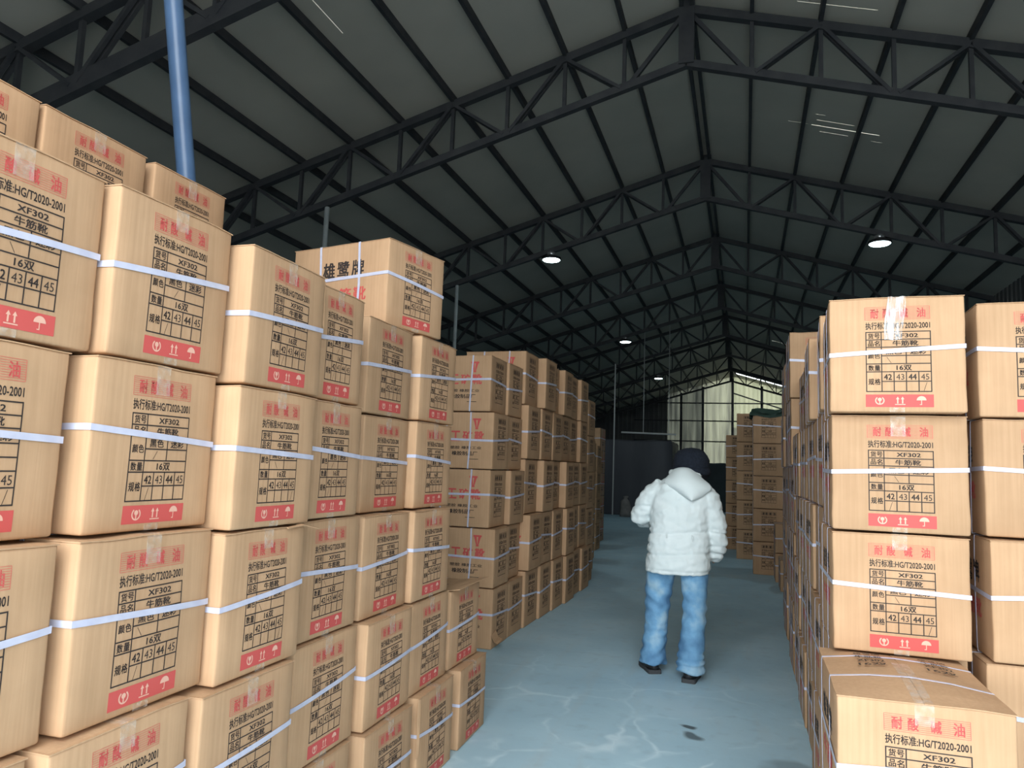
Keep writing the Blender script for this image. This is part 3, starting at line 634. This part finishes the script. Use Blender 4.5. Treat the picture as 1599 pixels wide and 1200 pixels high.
# ------------------------------------------------------------------ tarpaulins and covered piles
def drape(name, label, x0, x1, y0, y1, z1, z0, m, seed, cat='tarpaulin'):
    """closed cloth shell over a pile, with folds down its sides"""
    b = MB(); per = []; n = 40
    for k in range(n):
        t_ = k/n*4; s_ = int(t_); f_ = t_-s_
        per.append({0:(x0+(x1-x0)*f_,y0),1:(x1,y0+(y1-y0)*f_),2:(x1-(x1-x0)*f_,y1),3:(x0,y1-(y1-y0)*f_)}[s_])
    cx, cy = (x0+x1)/2, (y0+y1)/2; rings = [(z1+.03,.0),(z1+.03,.8),(z1+.01,.98),(z1-.05,1.0),(z1*.6+z0*.4,1.005),(z0,1.01)]; vs = []; fs = []
    for i, (z, s_) in enumerate(rings):
        for k, (px, py) in enumerate(per):
            fo = .03*math.sin(k*2.1+seed)*max(0,i-2)/3; d = Vector((px-cx,py-cy)); d2 = d*s_ + d.normalized()*fo
            vs.append((cx+d2.x,cy+d2.y,z+(.02*math.sin(k*1.3+seed) if i > 0 else 0)))
    for i in range(len(rings)-1):
        for k in range(n): fs.append((i*n+k,(i+1)*n+k,(i+1)*n+(k+1)%n,i*n+(k+1)%n))
    fs.append(tuple(range(n))); b.add(vs, fs); return tag(b.build(name, m, None, True), label, cat)
drape('tarpaulin', 'dark green tarpaulin over the top of the far right carton stacks', .10, 1.09, 12.42, 13.13, 2.556, 2.46, noise_mat('green_tarp', (.03,.06,.045), (.05,.09,.07), 3, .5), 1)
DK = noise_mat('dark_sheeting', (.07,.073,.085), (.11,.115,.13), 1.5, .6, (1,1,.2))
drape('covered_pile', 'tall dark sheeted pile closing the far left of the aisle', -7.0+.9, -2.35, 25.8, 28.5, 2.55, 0, DK, 2, 'covered pile')
drape('covered_pile', 'low teal-grey sheeted pile at the far end of the aisle', -2.1, -.5, 31, 33, 1.9, 0, noise_mat('teal_sheeting', (.03,.045,.05), (.05,.07,.075), 2, .6), 3, 'covered pile')
WHT = mat('white_painted_pipe', (.6,.6,.58), .5)
b = MB(); b.tube([(-4.05,25.6,2.82),(-2.2,25.6,2.78)], .03, 8)
for x in (-3.3,-2.45): b.tube([(x,25.6,2.8),(x,25.6,EZ(x)-.01)], .012, 6)
tag(b.build('hanging_rail', WHT), 'thin white rail hung on wires over the far left sheeted pile', 'rail')
b = MB(); b.tube([(-4.3,25.6,0),(-4.3,25.6,5.2)], .025, 8); tag(b.build('pipe_post', WHT), 'thin pale post standing left of the hanging white rail', 'post')
def sack(x, y, lab):
    b = MB(); b.lathe([(.0,0),(.17,.0),(.2,.1),(.19,.3),(.15,.5),(.06,.6),(.09,.66),(.05,.68)], (x,y,0), 16)
    b.v = [(p[0]+.02*math.sin(p[2]*12+p[1]*5), p[1], p[2]) for p in b.v]
    tag(b.build('sack', noise_mat('grey_sack', (.2,.19,.18), (.3,.28,.26), 6, .9), None, True), lab, 'sack')
sack(-3.75, 24.9, 'grey tied sack on the floor before the far left sheeted pile')

# ------------------------------------------------------------------ the person walking away
def blob(mb, c, r, n=14, m_=10):
    vs = []; fs = []; c = Vector(c)
    for i in range(m_+1):
        t_ = PI*i/m_
        for k in range(n):
            a = 2*PI*k/n; vs.append((c.x+r[0]*math.sin(t_)*math.cos(a), c.y+r[1]*math.sin(t_)*math.sin(a), c.z+r[2]*math.cos(t_)))
    for i in range(m_):
        for k in range(n): fs.append((i*n+k,(i+1)*n+k,(i+1)*n+(k+1)%n,i*n+(k+1)%n))
    mb.add(vs, fs)
def loft(mb, rings, n=28):
    """rings: (cx, cy, z, rx, ry)"""
    vs = []; fs = []
    for cx, cy, z, rx, ry in rings:
        for k in range(n):
            a = 2*PI*k/n; c_, s_ = math.cos(a), math.sin(a); p_ = 2/2.4
            vs.append((cx+rx*math.copysign(abs(c_)**p_,c_), cy+ry*math.copysign(abs(s_)**p_,s_), z))
    m = len(rings)
    for i in range(m-1):
        for k in range(n): fs.append((i*n+k,i*n+(k+1)%n,(i+1)*n+(k+1)%n,(i+1)*n+k))
    fs.append(tuple(range(n-1,-1,-1))); fs.append(tuple((m-1)*n+k for k in range(n))); mb.add(vs, fs)
def fuse(mb, name, m, voxel, parent, smooth=4, shape=None):
    o = mb.build('tmp', m); rm = o.modifiers.new('r','REMESH'); rm.mode = 'VOXEL'; rm.voxel_size = voxel
    sm = o.modifiers.new('s','SMOOTH'); sm.iterations = smooth; sm.factor = .5
    dg = bpy.context.evaluated_depsgraph_get(); dg.update(); me = bpy.data.meshes.new_from_object(o.evaluated_get(dg)); old = o.data
    bpy.data.objects.remove(o); bpy.data.meshes.remove(old); me.name = name
    if shape:
        co = [v.co.copy() for v in me.vertices]; no = [v.normal.copy() for v in me.vertices]
        for v, c, n_ in zip(me.vertices, co, no): v.co = c + n_*shape(c)
    me.polygons.foreach_set('use_smooth', [True]*len(me.polygons)); me.update()
    if not me.materials: me.materials.append(m)
    return link(name, me, parent)
SKIN = noise_mat('skin', (.50,.31,.22), (.56,.36,.26), 20, .55)
per = thing('person', 'person walking away in a white hooded padded jacket, blue jeans and dark hat', 'person', (-.46,5.97,0))
# body: one continuous surface
b = MB()
loft(b, [(-.03,0,.86,.15,.10),(-.03,0,.98,.16,.11),(-.03,0,1.15,.16,.10),(-.02,.01,1.30,.17,.11),(-.01,.02,1.42,.17,.095),(0,.03,1.48,.09,.07)])
b.tube([(0,.03,1.44),(.02,.07,1.50),(.04,.11,1.57)], [.06,.055,.055], 14)
blob(b, (.05,.13,1.60), (.076,.098,.112)); blob(b, (.05,.18,1.545), (.06,.06,.07)); blob(b, (.05,.235,1.565), (.013,.018,.016)); blob(b, (.05,.228,1.52), (.024,.012,.007))
for s_ in (-1,1): blob(b, (.05+s_*.078,.13,1.575), (.012,.022,.032)); blob(b, (.05+s_*.03,.215,1.595), (.013,.012,.01))
LA = [(-.17,.01,1.42),(-.25,.02,1.32),(-.325,.05,1.205),(-.29,.18,1.18),(-.22,.30,1.19)]
RA = [(.16,.01,1.42),(.215,.0,1.28),(.255,.01,1.13),(.25,.06,1.0),(.235,.12,.905)]
for A in (LA, RA): b.tube(A, [.055,.05,.042,.038,.028], 12)
def hand(mb, w, d, up, curl):
    """palm + five unequal fingers; w wrist, d pointing along the hand, up across the palm (thumb side)"""
    w, d, up = Vector(w), Vector(d).normalized(), Vector(up); up = (up-d*up.dot(d)).normalized(); nn = d.cross(up)
    mb.tube([w-d*.02, w+d*.03, w+d*.085], [(.022,.022),(.036,.017),(.040,.015)] if False else [.024,.029,.026], 10)
    for k, (off, ln) in enumerate(((.03,.072),(.010,.080),(-.010,.074),(-.029,.058))):
        p = w+d*.085+up*off; pts = [p-d*.03]; dd = d.copy()
        for j in range(3): p = p+dd*ln/3; pts.append(p.copy()); dd = (dd*math.cos(curl)+nn*math.sin(curl)).normalized()
        mb.tube(pts, [.0095,.009,.0085,.0075], 8)
    p = w+d*.02+up*.022; mb.tube([p, p+d*.025+up*.02+nn*.008, p+d*.055+up*.026+nn*.02, p+d*.075+up*.02+nn*.028], [.012,.011,.010,.008], 8)
hand(b, (-.22,.30,1.19), (.5,.8,.1), (0,0,1), .7); hand(b, (.235,.12,.905), (-.25,1,-.35), (-.6,.1,1), .45)
LLg = [(-.13,.01,.92),(-.165,.05,.72),(-.185,.085,.48),(-.20,.10,.30),(-.215,.10,.09)]
RLg = [(.09,-.01,.92),(.10,-.01,.72),(.095,-.01,.48),(.085,-.03,.30),(.072,-.045,.09)]
for A in (LLg, RLg): b.tube(A, [.085,.075,.055,.05,.038], 14); f_ = Vector(A[-1]); blob(b, (f_.x,f_.y+.06,.055), (.04,.12,.04))
fuse(b, 'body', SKIN, .0065, per, 2)
# jeans
def denim():
    m = mat('washed_blue_denim', (.12,.24,.36), .85); N, L, B = nt(m); tc = N.new('ShaderNodeTexCoord')
    n1 = N.new('ShaderNodeTexNoise'); n1.inputs['Scale'].default_value = 5; n1.inputs['Detail'].default_value = 6; L.new(tc.outputs['Object'], n1.inputs['Vector'])
    r = ramp(N, [(.35,(.09,.21,.37)),(.52,(.17,.36,.56)),(.70,(.42,.58,.66))]); L.new(n1.outputs[0], r.inputs[0]); L.new(r.outputs[0], B.inputs['Base Color']); return m
b = MB()
loft(b, [(-.03,.0,.80,.205,.135),(-.03,0,.90,.20,.135),(-.03,0,1.02,.18,.12)])
b.tube([(-.135,.01,.88),(-.16,.04,.76),(-.18,.07,.62),(-.19,.085,.48),(-.20,.095,.32),(-.212,.09,.16),(-.215,.085,.068)], [(.112,.125),(.11,.12),(.1,.108),(.093,.1),(.09,.1),(.094,.108),(.098,.114)], 20)
b.tube([(.085,-.0,.88),(.095,-.005,.76),(.10,-.01,.62),(.098,-.015,.48),(.09,-.03,.32),(.08,-.04,.16),(.076,-.045,.062)], [(.112,.125),(.105,.12),(.093,.108),(.086,.1),(.092,.102),(.10,.11),(.106,.118)], 20)
def jfold(c):
    low = max(0,(.45-c.z)/.45); mid = math.exp(-((c.z-.55)/.12)**2)
    return .010*low*math.sin(c.z*75+8*noise.noise(c*6)) + .006*mid*math.sin(c.z*60+c.x*40) + .007*noise.noise(c*9) + .004*noise.noise(c*20)
fuse(b, 'jeans', denim(), .011, per, 3, jfold)
# jacket: torso, sleeves, dropped hood and collar as one padded shell
JK = noise_mat('white_padded_nylon', (.66,.74,.74), (.71,.78,.78), 9, .6, bump=.1)
b = MB()
loft(b, [(-.03,.0,.775,.235,.175),(-.03,.0,.80,.25,.185),(-.025,.0,.92,.24,.18),(-.02,0,1.06,.232,.172),(-.018,0,1.10,.228,.168),(-.015,.0,1.25,.232,.168),(-.01,.01,1.36,.225,.16),(-.005,.015,1.44,.19,.14),(.0,.025,1.50,.12,.11),(.01,.04,1.55,.095,.095)])
b.tube([(-.14,.005,1.41),(-.22,.01,1.355),(-.28,.025,1.27),(-.325,.055,1.185),(-.305,.15,1.165),(-.26,.23,1.17),(-.22,.29,1.185)], [.092,.094,.088,.084,.08,.07,.055], 18)
b.tube([(.13,.005,1.41),(.195,.0,1.34),(.235,-.002,1.22),(.258,.01,1.12),(.262,.04,1.02),(.25,.085,.935),(.238,.125,.90)], [.09,.09,.082,.08,.078,.07,.055], 18)
def jpuff(c):
    d = 0.0
    for zs in (1.085, .925):
        d -= .012*math.exp(-((c.z-zs-.012*math.sin(c.x*9))/.010)**2)
    d -= .010*math.exp(-((c.z-.80)/.010)**2)
    if c.x > .19 or c.x < -.235:
        d -= .008*sum(math.exp(-((c.z-z_)/.010)**2) for z_ in (1.27,1.12,.99,.92))
    return d + .008*noise.noise(c*7) + .008*noise.noise(Vector((c.x*13,c.y*13,c.z*26))+Vector((3,1,2))) + .005*noise.noise(c*34)
jk = fuse(b, 'jacket', JK, .011, per, 3, jpuff)
# hood: a flattened pouch hanging from the collar
b = MB(); vs = []; fs = []; n, m_ = 24, 12
def lerp(tab, v):
    for (a,p),(c,q) in zip(tab, tab[1:]):
        if v <= c: f_ = (v-a)/(c-a); f_ = f_*f_*(3-2*f_)*.5+f_*.5; return p+(q-p)*f_
    return tab[-1][1]
for i in range(m_+1):
    v = i/m_; wid = lerp([(0,.085),(.2,.12),(.45,.185),(.58,.180),(.8,.10),(1,.018)], v); cx_ = lerp([(0,.01),(.5,.045),(1,.085)], v)
    for k in range(n+1):
        u = -1+2*k/n
        z = 1.592-.262*v - .02*abs(u)**2*(1-v) + .012*u*(-1)*math.sin(PI*v)
        y = -.03 - .17*v**.55 + .085*(abs(u)**2.2)*(1-.4*v) - .035*math.sin(PI*v)*(1-u*u)
        vs.append((cx_+u*wid, y, z))
for i in range(m_):
    for k in range(n): fs.append((i*(n+1)+k,(i+1)*(n+1)+k,(i+1)*(n+1)+k+1,i*(n+1)+k+1))
b.add(vs, fs); hd = b.build('hood', JK, jk, True); so = hd.modifiers.new('s','SOLIDIFY'); so.thickness = .03; so.offset = -1; sb = hd.modifiers.new('b','SUBSURF'); sb.levels = sb.render_levels = 1
b = MB(); b.tube([(.02+.105*math.cos(a), .05+.085*math.sin(a), 1.525+.012*math.cos(a*2)) for a in [2*PI*k/24 for k in range(25)]], .028, 12); b.build('collar', JK, jk, True)
for s_, p in ((-1,(-.1,-.186,1.085)),(1,(.09,-.184,1.08))):
    b = MB(); b.tube([p,(p[0]+.004,p[1]-.006,p[2]-.035)], .004, 6); b.build('drawcord', JK, jk)
# hat
HC = (.055,.13)
b = MB(); b.lathe([(.118,-.13),(.135,-.10),(.142,-.03),(.14,.02),(.128,.06),(.10,.092),(.06,.112),(.0,.12)], (HC[0],HC[1],1.622), 28)
b.v = [(p[0]+.004*math.sin(p[2]*60+p[1]*30), HC[1]+(p[1]-HC[1])*1.08, p[2]) for p in b.v]
hat = b.build('knit_hat', noise_mat('navy_wool', (.006,.009,.016), (.012,.017,.027), 60, .95, bump=.3), per, True)
b = MB(); b.tube([(HC[0]+.140*math.cos(a), HC[1]+.150*math.sin(a), 1.555) for a in [2*PI*k/28 for k in range(29)]], [(.014,.032)]*29, 10); b.build('hat_cuff', hat.data.materials[0], hat, True)
# shoes
SH = mat('black_shoe_leather', (.018,.018,.02), .45); SO = mat('dark_shoe_sole', (.05,.052,.055), .7)
for (x, y, rz) in ((-.222,.085,.42),(.075,-.06,-.10)):
    s_ = bpy.data.objects.new('shoe', None); COL.objects.link(s_); s_.parent = per; s_.location = (x,y,0); s_.rotation_euler = (0,0,rz); s_.scale = (1.14,1.08,1.08)
    b = MB(); prof = [(-.075,.036),(-.065,.044),(-.02,.045),(.06,.044),(.12,.05),(.17,.046),(.205,.02)]
    def outline(g): return [(g*w_,y_) for y_, w_ in prof] + [(-g*w_,y_) for y_, w_ in prof[::-1]]
    o0 = outline(1.02); vs = [(q[0],q[1],0.0) for q in o0]+[(q[0],q[1],.028) for q in o0]; n = len(o0)
    b.add(vs, [tuple(range(n))[::-1], tuple(range(n,2*n))]+[(k,(k+1)%n,n+(k+1)%n,n+k) for k in range(n)]); b.build('sole', SO, s_)
    b = MB(); loft(b, [(0,.06,.028,.046,.138),(0,.055,.05,.045,.132),(0,.03,.075,.042,.10),(0,-.01,.10,.040,.062),(0,-.02,.125,.040,.05)], 22); b.build('shoe_upper', SH, s_, True)
